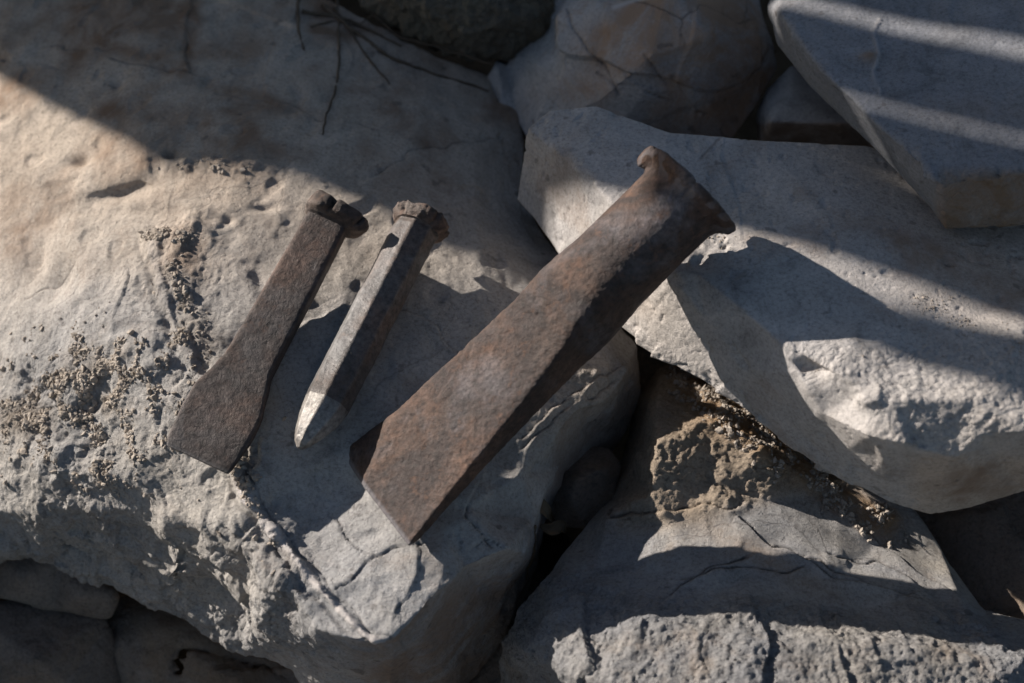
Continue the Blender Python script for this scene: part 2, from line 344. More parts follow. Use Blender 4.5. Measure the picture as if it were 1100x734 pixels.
def d_left(p, n, u, v):
    d = 0.0022*fbm(p*22, 3) + 0.0012*fbm(p*70, 3)
    rough = np.clip(sst(330, 420, v)*(1-sst(250, 300, u+0.0*v)) + blob(u, v, 290, 620, 45, 80) + 0.8*blob(u, v, 190, 300, 60, 90) + 0.5*blob(u, v, 620, 410, 80, 50) + 0.35*sst(590, 640, v), 0, 1)
    rough *= 0.45+0.55*sst(-0.3, 0.4, noise(p*30+5))
    rf = broken(p, 50, 4, 0.55)*0.0055 + 0.0052*(fbm(p*32+4, 3, 0.5)) - 0.0022*sst(0.25, 0.5, noise(p*85)) + fbm(p*170, 4, 0.7, 1)*0.0013 + facets(p*260)*0.0004
    d += rough*rf
    d += (1-rough)*(0.0003*fbm(p*180, 3, 0.6) + 0.0011*broken(p, 26, 3, 0.45)+0.00035*sst(0.35, 0.6, noise(p*75))*-3)
    # hackly front, broken in steps
    fr = sst(540, 590, v)*(1-sst(250, 300, u))
    d += fr*(broken(p, 24, 3)*0.009+broken(p*np.array([1, 1, 3.0])+5, 22, 2)*0.009)
    # hollow and ledge near the top left, small pits
    d -= 0.005*blob(u, v, 128, 205, 34, 11, -18) + 0.004*blob(u, v, 84, 172, 11, 5, -10) + 0.0035*blob(u, v, 35, 285, 16, 24, 30) + 0.004*blob(u, v, 60, 300, 12, 26, 40)
    d -= 0.004*blob(u, v, 182, 165, 8, 4) + 0.002*blob(u, v, 285, 222, 12, 4) + 0.0018*blob(u, v, 245, 235, 6, 4)
    lump = blob(u, v, 235, 178, 55, 9, 5)*(0.5+fbm(p*160, 3)); d += 0.0035*np.clip(lump, 0, 1)
    d += 0.0045*blob(u, v, 190, 255, 40, 14, -35)*(0.3+fbm(p*150, 3))
    # lobes at the lower left
    for (x, y, rx, ry) in ((232, 575, 17, 30), (205, 590, 14, 28), (262, 570, 16, 40), (185, 560, 16, 18), (290, 650, 18, 40), (60, 500, 40, 20), (120, 510, 30, 18)):
        d += 0.0045*blob(u, v, x, y, rx, ry, 12)
    dv, side, par = polydist(u, v, VEIN)
    wob = 8.0+2.4*np.sin(par*0.11)+1.5*np.sin(par*0.047+1)
    core = np.clip(1-(dv/(wob*(0.75+0.5*noise(p*70)+0.25*noise(p*160))))**2, 0, 1)**0.5
    beads = 0.65+0.35*np.abs(np.sin(par*0.16+noise(p*90)*2))
    vis = (0.45+0.55*sst(480, 530, v))*(sst(230, 275, v))*(1-0.9*blob(u, v, 222, 450, 30, 40))
    top = (n[:, 2] > 0.1)
    d += 0.0020*core*beads*vis*top + 0.0010*core*vis*creased(p*190)*top
    d -= 0.0030*np.exp(-((dv-wob-2)/3.2)**2)*(side > 0)*vis*top*(0.6+0.4*noise(p*80))
    d -= 0.0012*np.exp(-((dv-wob-1)/1.6)**2)*(side < 0)*vis*top
    ck = np.zeros(len(u))
    for i, pl in enumerate(CRK):
        dd, sd_, _ = polydist(u+noise(p*120)*5, v+noise(p*120+9)*5, pl)
        g = np.exp(-(dd/0.9)**2)*top*sst(-0.5, 0.1, noise(p*60+i)); ck = np.maximum(ck, g*0.35); d -= 0.0007*g
        d += 0.0006*np.exp(-(dd/10)**2)*(sd_ > 0)*top
    # tan calcite wedge at the broken right lip
    warm = sst(430, 120, v)*0.8*sst(620, 500, u) + 0.55*blob(u, v, 640, 410, 70, 60) + 0.7*sst(0.1, -0.4, n[:, 2]+0.15)*sst(380, 440, u)
    dirt = 0.9*blob(u, v, 110, 415, 44, 26, -50)*sst(-0.1, 0.3, noise(p*90)) + 0.8*blob(u, v, 30, 450, 30, 20) + 0.7*blob(u, v, 215, 360, 18, 40, -20)*0.7 + 0.8*blob(u, v, 262, 500, 12, 20)
    stain = 0.9*blob(u, v, 205, 30, 8, 40, 8) + 0.8*blob(u, v, 150, 60, 60, 9, 20) + 0.7*blob(u, v, 270, 105, 60, 9, 15) + 0.6*blob(u, v, 200, 270, 30, 40)+0.5*blob(u, v, 400, 90, 60, 30) + 0.5*blob(u, v, 20, 230, 30, 60)
    stain = stain + 0.75*sst(360, 420, u)*sst(640, 690, v+(u-400)*0.45)*sst(0.45, 0.1, n[:, 2])+0.5*sst(575, 600, u)*sst(0.5, 0.2, n[:, 2])
    d += np.clip(dirt*1.2, 0, 1)*(0.0026*fbm(p*210, 4, 0.7, 1)+0.0004)
    vn = core*(0.4+0.6*sst(490, 540, v))*vis*top
    stain = stain+0.9*sst(270, 90, v)*sst(-0.05, 0.3, fbm(p*16+3, 3))+0.4*sst(330, 200, v)*sst(0.1, 0.3, fbm(p*26, 3))
    return d, dict(warm=warm, dirt=dirt, stain=stain, crack=ck, vein=vn, rough=np.clip(rough+0.4*fr+0.25*sst(250, 330, v), 0, 1))
left, left_c, left_n = rock("boulder", "large pale limestone boulder carrying the three chisels, crossed by a pinkish vein", LO, LI, M_left, d_left, voxel=0.78, smooth=3, depth=7, cat="boulder", group=None)

# ---- grey slab, its sharp corner under the head of the big chisel
SO = [(566, 140, 9.4), (590, 120, 9.6), (640, 115, 10.0), (720, 143, 10.3), (820, 152, 10.2), (930, 156, 9.8), (1040, 190, 9.4), (1200, 240, 9.0), (1210, 540, 6.4), (1100, 528, 6.4), (1040, 546, 5.8), (1000, 552, 5.7), (960, 541, 6.0),
      (926, 526, 6.4), (905, 519, 6.4), (850, 482, 6.3), (800, 440, 6.6), (760, 412, 6.8), (700, 381, 6.4), (665, 346, 6.3), (600, 275, 5.6), (574, 235, 5.5), (555, 214, 5.5), (562, 175, 7.2)]
SI = [(627, 185, 10.3), (660, 222, 10.6), (690, 258, 10.3), (719, 292, 10.4), (757, 342, 9.6), (800, 396, 8.8), (850, 456, 7.7),
      (748, 292, 10.6), (790, 326, 11.0), (832, 362, 11.1), (856, 402, 10.8), (882, 446, 9.9), (905, 488, 8.2), (924, 518, 6.9),
      (700, 190, 10.6), (800, 200, 10.2), (820, 280, 10.9), (900, 250, 10.7), (1000, 260, 10.4), (930, 340, 11.0), (1000, 360, 10.9), (1100, 380, 11.3), (1100, 320, 10.4),
      (900, 400, 11.5), (960, 430, 11.5), (1040, 430, 11.7), (1110, 464, 11.4), (1052, 468, 11.0), (1024, 492, 10.2), (994, 484, 10.4), (972, 476, 10.8), (948, 494, 9.5), (930, 420, 11.4), (930, 470, 10.7), (1180, 440, 11.3)]
ne = len(SO)
SE = [(0, ne), (ne, ne+1), (ne+1, ne+2), (ne+2, ne+3), (ne+3, ne+4), (ne+4, ne+5), (ne+5, ne+6), (ne+6, 14), (ne+3, ne+7), (ne+7, ne+8), (ne+8, ne+9), (ne+9, ne+10), (ne+10, ne+11), (ne+11, ne+12), (ne+12, ne+13), (ne+13, 13)]
def d_slab(p, n, u, v):
    d = 0.0008*fbm(p*20, 2) + 0.00025*fbm(p*90, 3)+0.0007*broken(p, 22, 3)-0.0006*sst(0.5, 0.66, noise(p*150))-0.0004*sst(0.5, 0.6, noise(p*310))
    ro = sst(345, 395, v+22*noise(p*35))*sst(815, 860, u-(v-360)*0.45+12*noise(p*50))*sst(0.2, 0.5, n[:, 2])
    wd = fbm(p*45, 2)*8
    scar = np.clip(blob(u+wd, v, 912, 468, 26, 55, -22)*2.2, 0, 1)     # smooth conchoidal scar
    ro = ro*(1-scar)
    d += ro*(0.0006*fbm(p*190, 5, 0.65, 1) + 0.0011*broken(p, 45, 3, 0.5)+0.0003*facets(p*300))
    d -= 0.0014*scar
    d -= 0.0060*np.clip(blob(u, v, 870, 397, 17, 11, 20)*1.3, 0, 1)
    d += 0.0035*blob(u, v, 935, 428, 15, 11)*(0.8+0.9*creased(p*180))
    d += 0.0010*blob(u, v, 975, 425, 12, 14, 20)
    # bruised corner left of the chisel head, flaky patch beside it
    d += 0.0015*blob(u, v, 765, 265, 26, 12, 10)*(0.5+facets(p*190))
    d -= 0.0016*blob(u, v, 750, 283, 24, 7, 5)
    rid, _, _ = polydist(u, v, [(566, 140), (627, 185), (660, 222), (719, 292), (905, 520)])
    d += -0.0012*np.exp(-(rid/4)**2)*sst(-0.2, 0.5, noise(p*110)) + 0.0004*np.exp(-(rid/6)**2)*noise(p*200)
    lo = sst(20, 0, np.abs(polydist(u, v, [(665, 346), (700, 381), (760, 412), (850, 482), (905, 519)])[0]))
    d += lo*0.0014*facets(p*110)
    edgeR, _, _ = polydist(u, v, [(972, 476), (994, 484), (1024, 492), (1052, 468), (1110, 464)])
    d += 0.0018*np.exp(-(edgeR/12)**2)*broken(p, 60, 2)*1.2
    scr, _, _ = polydist(u, v, [(752, 172), (772, 150), (790, 140)])
    ck = 0.5*np.exp(-(scr/1.2)**2)
    warm = 0.5*blob(u, v, 1060, 280, 90, 60)+0.8*sst(960, 1000, u)*sst(480, 500, v)*sst(0.45, 0.1, n[:, 2])
    stain = 0.35*sst(0.15, 0.4, fbm(p*22, 4))+0.9*blob(u, v, 980, 265, 40, 14, 20)+0.9*blob(u, v, 1060, 300, 60, 20, 20)+0.75*blob(u, v, 1060, 520, 90, 25)+0.3*blob(u, v, 930, 240, 30, 10)+0.3*blob(u, v, 690, 330, 20, 15)+0.5*blob(u, v, 970, 345, 60, 8, 25)
    return d, dict(warm=warm, stain=stain, crack=ck, rough=np.clip(ro+0.5*lo+0.15, 0, 1))
slab, slab_c, slab_n = rock("stone_slab", "grey limestone slab with a sharp lit edge under the head of the large chisel", SO, SI, M_slab, d_slab, edges=SE, voxel=0.8, smooth=1, depth=5, cat="rock", group=None)

# ---- rough boulder bottom right
BO = [(680, 375, -1.5), (720, 385, -0.6), (780, 410, -0.2), (850, 450, 0.0), (920, 500, 0.0), (980, 545, 0.4), (1010, 590, 0.5), (1058, 662, 1.0), (1200, 690, 1.6), (1230, 830, 0.5), (540, 830, -4.5), (537, 720, -2.6), (540, 690, -0.6), (560, 655, 0.6),
      (588, 622, 1.6), (608, 590, 1.2), (632, 562, 1.0), (655, 535, -0.2), (668, 505, -0.6), (676, 470, -1.0), (684, 425, -1.4)]
BI = [(705, 430, 3.4), (705, 480, 4.2), (700, 530, 3.5), (760, 450, 4.0), (760, 520, 3.0), (820, 490, 3.5), (830, 540, 2.7), (900, 530, 1.7), (950, 580, 1.3), (655, 558, 2.2), (720, 565, 3.1), (800, 575, 3.2), (645, 600, 2.4), (700, 615, 3.2), (800, 620, 3.3), (900, 620, 2.9), (990, 640, 2.4),
      (602, 628, 2.5), (660, 628, 3.2), (760, 645, 4.0), (900, 660, 3.5), (1040, 668, 2.8), (600, 660, 3.5), (680, 670, 4.6), (800, 685, 5.1), (900, 695, 4.9), (1000, 700, 4.6), (1100, 710, 4.2), (570, 700, 2.7), (650, 740, 4.7), (800, 770, 5.4), (1000, 780, 5.2)]
def d_low(p, n, u, v):
    d = 0.002*fbm(p*25, 3)
    lit = sst(-14, 14, v-(622+(u-590)*0.10)+26*noise(p*28)); up = sst(18, -10, v-(545+25*np.sin(u*0.012)))*sst(640, 680, u)
    ro = np.clip(lit+up*(0.45+0.55*sst(-0.3, 0.3, fbm(p*35, 3))), 0, 1)
    w = fbm(p*50, 2)[:, None]
    d += ro*(0.0058*broken(p, 34, 4, 0.52) + 0.0014*fbm(p*170, 4, 0.7, 1) + 0.0004*facets(p*300))
    d += (1-ro)*(0.0003*fbm(p*90, 3)+0.0016*broken(p, 24, 3, 0.4))
    crust = sst(26, 6, polydist(u, v, [(730, 405), (790, 450), (850, 500), (900, 535), (950, 565)])[0])
    d += crust*(0.0020*broken(p, 120, 3)+0.001)
    ck = np.zeros(len(u))
    for pl in ([(795, 558), (830, 585), (880, 600), (930, 625), (990, 640)], [(840, 585), (900, 620), (960, 632), (1005, 655)], [(730, 620), (780, 610), (860, 612)], [(720, 640), (760, 610), (800, 600)], [(908, 548), (950, 590), (1000, 620), (1050, 660)], [(655, 555), (720, 545), (790, 545)], [(890, 598), (960, 610), (1000, 640)]):
        dd, s_, _ = polydist(u+noise(p*100)*7, v+noise(p*100+9)*7, pl); g = np.exp(-(dd/1.0)**2)*sst(-0.5, 0.0, noise(p*50))
        ck = np.maximum(ck, 0.7*g); d -= 0.0010*g
        d += 0.0008*np.exp(-(dd/9)**2)*(s_ > 0)
    warm = 1.0*up
    stain = crust*0.9 + 0.5*blob(u, v, 770, 450, 40, 30) + 0.35*blob(u, v, 1015, 700, 16, 10) + 0.4*blob(u, v, 820, 600, 80, 14, 30)
    return d, dict(warm=warm, stain=stain, crack=ck, rough=np.clip(ro+crust, 0, 1))
low, low_c, low_n = rock("boulder", "rough broken grey boulder with dark cracks at bottom right, below the grey slab", BO, BI, M_low, d_low, voxel=0.8, smooth=1, depth=7, cat="boulder", group=None)

def d_gen(a=1.0, f=1.0, st=0.0, dirt=0.0, bumpy=0.0):
    def fn(p, n, u, v):
        d = a*(0.002*fbm(p*22*f, 3)+0.0045*broken(p, 24*f, 3)+0.0005*fbm(p*160*f, 4, 0.6, 1))
        if bumpy: d += bumpy*fbm(p*120, 4, 0.6, 2)
        return d, dict(stain=st*sst(-0.2, 0.4, noise(p*25)), dirt=dirt*sst(-0.2, 0.3, noise(p*35+4)), rough=0.7+0*u)
    return fn
# ---- brown-stained boulder top centre
def d_red(p, n, u, v):
    d = 0.0012*fbm(p*20, 3)+0.0090*broken(p, 13, 3, 0.4)+0.0003*fbm(p*120, 4)
    ck = np.zeros(len(u))
    for pl in ([(608, 10), (625, 45), (650, 75), (665, 105)], [(690, 60), (720, 90), (740, 110)], [(640, 80), (700, 105), (760, 125)]):
        dd, s_, _ = polydist(u+noise(p*80)*5, v+noise(p*80+9)*5, pl); g = np.exp(-(dd/1.1)**2)*sst(-0.5, 0.0, noise(p*50)); ck = np.maximum(ck, 0.5*g); d -= 0.0010*g
    vv = np.exp(-(polydist(u, v, [(660, 12), (678, 5), (697, 0)])[0]/2.2)**2)  # thin streak of light painted in through the pale vein colour
    stain = 1.0*blob(u, v, 650, 50, 26, 22)+0.9*blob(u, v, 700, 55, 40, 30, 20)+0.7*blob(u, v, 620, 95, 40, 20)+0.8*blob(u, v, 760, 90, 30, 40)+0.8*blob(u, v, 790, 60, 25, 50)+0.6*blob(u, v, 735, 10, 40, 25)
    return d, dict(stain=stain*1.2+0.9*sst(640, 690, u)*sst(-0.25, 0.2, fbm(p*14, 3)), crack=ck, vein=vv, rough=0.3+0*u)
rock("boulder", "brown stained blue grey boulder at top centre, behind the slab", [(526, 88, 3.6), (545, 55, 4.8), (580, 15, 6.0), (620, -40, 7.0), (700, -80, 7.5), (800, -60, 6.6), (820, 30, 6.6), (831, 72, 6.0), (808, 115, 5.2), (788, 150, 4.6), (740, 152, 4.6), (650, 150, 4.6), (560, 150, 3.4), (545, 118, 3.2)],
     [(600, 20, 7.6), (650, 15, 8.6), (720, -10, 9.6), (700, 60, 9.0), (760, 40, 9.2), (600, 80, 6.4), (640, 110, 6.4), (690, 105, 7.0), (760, 110, 6.8), (795, 70, 7.6)], M_red, d_red, voxel=1.0, smooth=0, cat="boulder", group=None)
# ---- blue-grey slab top right
def d_tr(p, n, u, v):
    d = 0.0010*fbm(p*18, 3)+0.00025*fbm(p*120, 4)+0.0012*broken(p, 20, 3)
    vv = np.exp(-(polydist(u+noise(p*60)*4, v, [(945, 20), (940, 35), (942, 60), (940, 75), (946, 100)])[0]/1.6)**2)
    d += 0.0008*vv + 0.002*blob(u, v, 936, 61, 10, 5)
    e = polydist(u, v, [(1012, 200), (1060, 190), (1100, 184)])[0]
    d += 0.001*np.exp(-(e/10)**2)*facets(p*80)
    side = sst(1000, 1020, u)*sst(175, 195, v)
    d += (np.exp(-(polydist(u, v, [(826, 8), (882, 75), (960, 152), (1012, 200), (1100, 184)])[0]/9)**2))*0.0028*broken(p, 45, 3)
    stain = side*1.1+0.9*blob(u, v, 936, 61, 11, 6)+0.25*blob(u, v, 1060, 120, 80, 14, 8)
    d += side*0.0030*broken(p, 40, 3)
    return d, dict(stain=stain, vein=vv*0.5, warm=side*0.6, rough=0.2+side)
rock("stone_slab", "blue grey flat slab at top right, leaning over the grey slab", [(826, 8, 11.6), (835, -40, 12.0), (1000, -90, 13.2), (1230, -90, 14.5), (1230, 225, 12.5), (1100, 241, 11.3), (1050, 248, 11.0), (1016, 248, 10.9), (1000, 224, 10.8), (930, 150, 10.6), (870, 92, 10.4), (834, 48, 10.2)],
     [(838, 14, 13.0), (882, 75, 13.2), (960, 152, 13.4), (1012, 200, 13.6), (1060, 190, 13.8), (1100, 184, 14.0), (1220, 170, 14.8), (1000, 60, 13.7), (1100, 0, 14.4)],
     M_blue, d_tr, edges=[(12, 13), (13, 14), (14, 15), (15, 16), (16, 17), (17, 18)], voxel=1.2, smooth=4, depth=3, shrink=0.1, cat="rock", group=None)
rock("stone_block", "small grey block with an orange front edge, wedged behind the grey slab", [(812, 120, 4.6), (824, 96, 5.4), (850, 70, 5.6), (930, 90, 5.6), (960, 165, 5.2), (930, 175, 4.0), (830, 172, 3.2), (814, 165, 3.4)],
     [(828, 130, 6.2), (900, 134, 6.4), (935, 138, 6.2), (850, 100, 6.2)], M_slab, lambda p, n, u, v: (0.0006*fbm(p*60, 3), dict(stain=1.2*sst(130, 136, v), warm=sst(130, 136, v))), edges=[(8, 9), (9, 10)], voxel=1.2, smooth=2, depth=5, group=None)
rock("crusty_rock", "lumpy brown rock crusted with grit at the top edge, above the roots", [(385, -50, 6), (600, -60, 7), (604, 5, 6.2), (588, 38, 5.4), (545, 62, 4.4), (500, 60, 4.6), (450, 42, 5.0), (410, 22, 5.4), (385, 5, 5.6)],
     [(440, 0, 7.8), (520, 0, 8.2), (560, 20, 7.2), (500, 35, 6.8)], M_crust, d_gen(1.2, 1, 0.5, 0.5, 0.004), voxel=1.2, smooth=5, group=None)
# ---- stones in the shade
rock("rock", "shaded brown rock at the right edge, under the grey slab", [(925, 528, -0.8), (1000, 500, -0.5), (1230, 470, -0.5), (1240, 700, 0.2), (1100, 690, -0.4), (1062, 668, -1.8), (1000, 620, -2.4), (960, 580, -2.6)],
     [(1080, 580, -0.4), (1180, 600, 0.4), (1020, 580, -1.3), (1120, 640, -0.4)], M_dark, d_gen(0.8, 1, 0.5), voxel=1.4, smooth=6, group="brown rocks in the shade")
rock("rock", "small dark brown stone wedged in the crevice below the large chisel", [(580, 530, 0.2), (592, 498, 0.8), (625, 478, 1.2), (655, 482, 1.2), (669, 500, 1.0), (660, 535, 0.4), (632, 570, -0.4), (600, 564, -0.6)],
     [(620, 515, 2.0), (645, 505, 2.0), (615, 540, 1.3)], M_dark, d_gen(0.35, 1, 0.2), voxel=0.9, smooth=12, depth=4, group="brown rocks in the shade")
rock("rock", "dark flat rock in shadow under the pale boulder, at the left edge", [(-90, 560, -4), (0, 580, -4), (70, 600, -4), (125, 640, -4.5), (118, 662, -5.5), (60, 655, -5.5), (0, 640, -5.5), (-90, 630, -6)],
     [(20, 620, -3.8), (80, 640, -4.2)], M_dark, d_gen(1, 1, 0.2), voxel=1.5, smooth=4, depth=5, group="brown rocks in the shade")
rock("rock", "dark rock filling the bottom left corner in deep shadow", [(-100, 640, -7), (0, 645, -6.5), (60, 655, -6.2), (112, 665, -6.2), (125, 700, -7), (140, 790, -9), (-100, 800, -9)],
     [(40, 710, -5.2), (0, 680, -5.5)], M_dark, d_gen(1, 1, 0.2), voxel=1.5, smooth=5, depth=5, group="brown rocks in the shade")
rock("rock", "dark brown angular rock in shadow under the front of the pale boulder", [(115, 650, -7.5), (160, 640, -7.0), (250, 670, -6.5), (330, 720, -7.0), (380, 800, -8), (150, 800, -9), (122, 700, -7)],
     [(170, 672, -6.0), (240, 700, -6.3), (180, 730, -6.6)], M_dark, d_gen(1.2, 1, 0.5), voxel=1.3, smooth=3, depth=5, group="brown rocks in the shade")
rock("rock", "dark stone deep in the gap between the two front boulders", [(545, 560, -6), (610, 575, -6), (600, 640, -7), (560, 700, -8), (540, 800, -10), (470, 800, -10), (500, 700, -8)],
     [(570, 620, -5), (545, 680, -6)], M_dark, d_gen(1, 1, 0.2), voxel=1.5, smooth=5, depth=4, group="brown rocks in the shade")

# ---- the pile goes on outside the view
GO = "rocks of the pile around the tools"
for lab, out, inn, mt in [
 ("rock at the left of the pale boulder, low in the pile", [(-420, 380, -3), (-250, 330, -1), (-120, 420, -3.5), (-70, 560, -4.0), (-95, 700, -6), (-200, 820, -8), (-420, 760, -8)], [(-250, 480, 1.5), (-180, 560, 0.5), (-220, 660, -1.5), (-330, 560, 0)], M_left),  # added to keep low sun off the bottom left rocks
 ("brown rock below the view, nearest the viewer", [(60, 820, -8), (300, 800, -8), (520, 850, -9), (560, 1050, -10), (200, 1100, -10), (0, 950, -9)], [(250, 900, -5), (400, 950, -5)], M_dark),
 ("grey rock below the rough boulder", [(600, 860, -5), (900, 850, -2), (1250, 850, -2), (1300, 1080, -8), (700, 1100, -9)], [(900, 930, 0), (1100, 930, 0.5)], M_low),
 ("pale rock right of the grey slab", [(1240, 250, 3), (1500, 200, 4), (1650, 420, 3), (1500, 640, 0), (1250, 560, 0)], [(1400, 350, 8), (1350, 450, 7)], M_slab),
 ("brown rock behind the top of the view", [(250, -120, 2), (560, -110, 3), (620, -350, 4), (200, -380, 3)], [(420, -200, 7), (350, -280, 7)], M_crust),
 ("grey rock behind the top right slab", [(700, -120, 4), (1250, -130, 5), (1300, -420, 5), (720, -400, 4)], [(900, -230, 9), (1100, -260, 10)], M_blue)]:
    rock("rock", lab, out, inn, mt, d_gen(1.2, 0.8, 0.3), voxel=2.2, smooth=2, depth=8, group=GO)

# ------------------------------------------------------------------ ground: one sheet of soil reaching far out
def ground():
    xs = np.sign(np.linspace(-1, 1, 261))*(np.abs(np.linspace(-1, 1, 261))**2.6)*30
    X, Y = np.meshgrid(xs, xs); P = np.stack([X.ravel(), Y.ravel(), np.zeros(X.size)], 1)
    r = np.hypot(P[:, 0], P[:, 1])
    P[:, 2] = -0.13+0.012*fbm(P*9, 4)+0.12*sst(1.0, 6, r)*noise(P*0.5)
    n = len(xs); i = np.arange(n-1); I, J = np.meshgrid(i, i); a = (J*n+I).ravel()
    F = np.stack([a, a+1, a+n+1, a+n], 1)
    o = mesh_obj("ground", P, F, M_soil); o["kind"] = "structure"
ground()

# ------------------------------------------------------------------ unseen blockers added left of the view, towards the sun, to shade the upper half
E1 = np.cross([0, 0, 1], S); E1 /= np.linalg.norm(E1); E2 = np.cross(S, E1)
def standing(name, label, cat, poly, dist, thick, mat, seed):
    n = len(poly); V = []
    for k, (dd, sc) in enumerate(((0, 0.985), (0.02, 1.0), (thick-0.02, 1.0), (thick, 0.97))):
        cx = sum(p[0] for p in poly)/n; cy = sum(p[1] for p in poly)/n
        for (x, y) in poly:
            V.append(S*(dist+dd)+E1*(cx+(x-cx)*sc)+E2*(cy+(y-cy)*sc))
    F = []
    for k in range(3):
        for i in range(n):
            j = (i+1) % n; F.append((k*n+i, k*n+j, k*n+n+j, k*n+n+i))
    F.append(tuple(range(n))[::-1]); F.append(tuple(range(3*n, 4*n)))
    V = np.array(V); b = V.mean(0); b[2] = V[:, 2].min()
    o = mesh_obj(name, V, F, mat, loc=b, smooth=False); tag(o, label, cat)
    bm = bmesh.new(); bm.from_mesh(o.data); bmesh.ops.recalc_face_normals(bm, faces=bm.faces); bm.to_mesh(o.data); bm.free()
    return o
def vedge(x, y0, y1, n, amp, sd):       # slightly wavy upright edge
    r = random.Random(sd); return [(x+r.uniform(-amp, amp), y0+(y1-y0)*i/n) for i in range(n+1)]
edge1 = [(0.06, -0.68), (0.04, -0.3), (0.015, -0.14), (0.0, -0.075), (0.004, -0.053), (0.015, -0.028), (0.024, -0.001), (0.031, 0.013), (0.018, 0.028), (0.009, 0.034), (0.007, 0.040), (0.006, 0.046), (0.001, 0.050), (-0.022, 0.055), (-0.027, 0.07), (-0.020, 0.095), (-0.016, 0.106), (-0.019, 0.12), (-0.021, 0.138), (-0.025, 0.160), (-0.024, 0.185), (-0.022, 0.21), (-0.016, 0.208), (-0.017, 0.18), (-0.012, 0.162), (0.004, 0.158), (0.013, 0.157), (0.016, 0.166), (0.013, 0.20), (0.01, 0.3), (-0.02, 0.42), (-0.05, 0.5)]  # outline cut to the wanted shadow: soft edge, slit and lobe
standing("sun_blocker", "unseen tall upright blocker added left of the tools to cast the shade edge", "rock", edge1+vedge(-0.0775, 0.5, -0.68, 12, 0.0012, 1), 1.05, 0.16, M_left, 1)
standing("sun_blocker", "unseen narrow upright blocker between two gaps, added to leave light streaks", "rock", [(-0.0778, -0.68), (-0.0778, 0.142)]+vedge(-0.0808, 0.146, 0.5, 6, 0.0008, 2)+vedge(-0.1207, 0.5, 0.132, 6, 0.001, 3)+[(-0.1283, 0.128), (-0.1283, -0.68)], 1.1, 0.14, M_slab, 2)
standing("sun_blocker", "unseen broad upright blocker farthest back on the left, added for shade", "rock", vedge(-0.1285, -0.68, 0.5, 12, 0.001, 4)+[(-0.9, 0.45), (-0.95, -0.68)], 1.0, 0.2, M_low, 3)

# ------------------------------------------------------------------ chisels (forged, lofted)
PX = 0.468/1100       # metres per photograph pixel at the middle distance
def frame(P0, P1, roll):
    a = P1-P0; L = np.linalg.norm(a); a = a/L
    c = CAM-(P0+P1)/2; n0 = c-(c@a)*a; n0 /= np.linalg.norm(n0); w0 = np.cross(a, n0)
    n = n0*math.cos(roll)-w0*math.sin(roll); w = np.cross(a, n)
    return a, n, w, L
def section(w, t, e, K, poly=0):
    th = np.linspace(0, 2*np.pi, 721)[:-1]
    r = (np.abs(np.cos(th)/(w/2))**e+np.abs(np.sin(th)/(t/2))**e)**(-1/e)
    if poly:
        k = np.pi/poly; r2 = (w/2)*np.cos(k)/np.cos(((th+k) % (2*k))-k); r = 0.0*r+np.minimum(r2, w/2*0.985)
    x = r*np.cos(th); y = r*np.sin(th)
    xx = np.append(x, x[0]); yy = np.append(y, y[0])
    s = np.concatenate([[0], np.cumsum(np.hypot(np.diff(xx), np.diff(yy)))])
    q = np.linspace(0, s[-1], K+1)[:-1]
    return np.interp(q, s, xx), np.interp(q, s, yy)
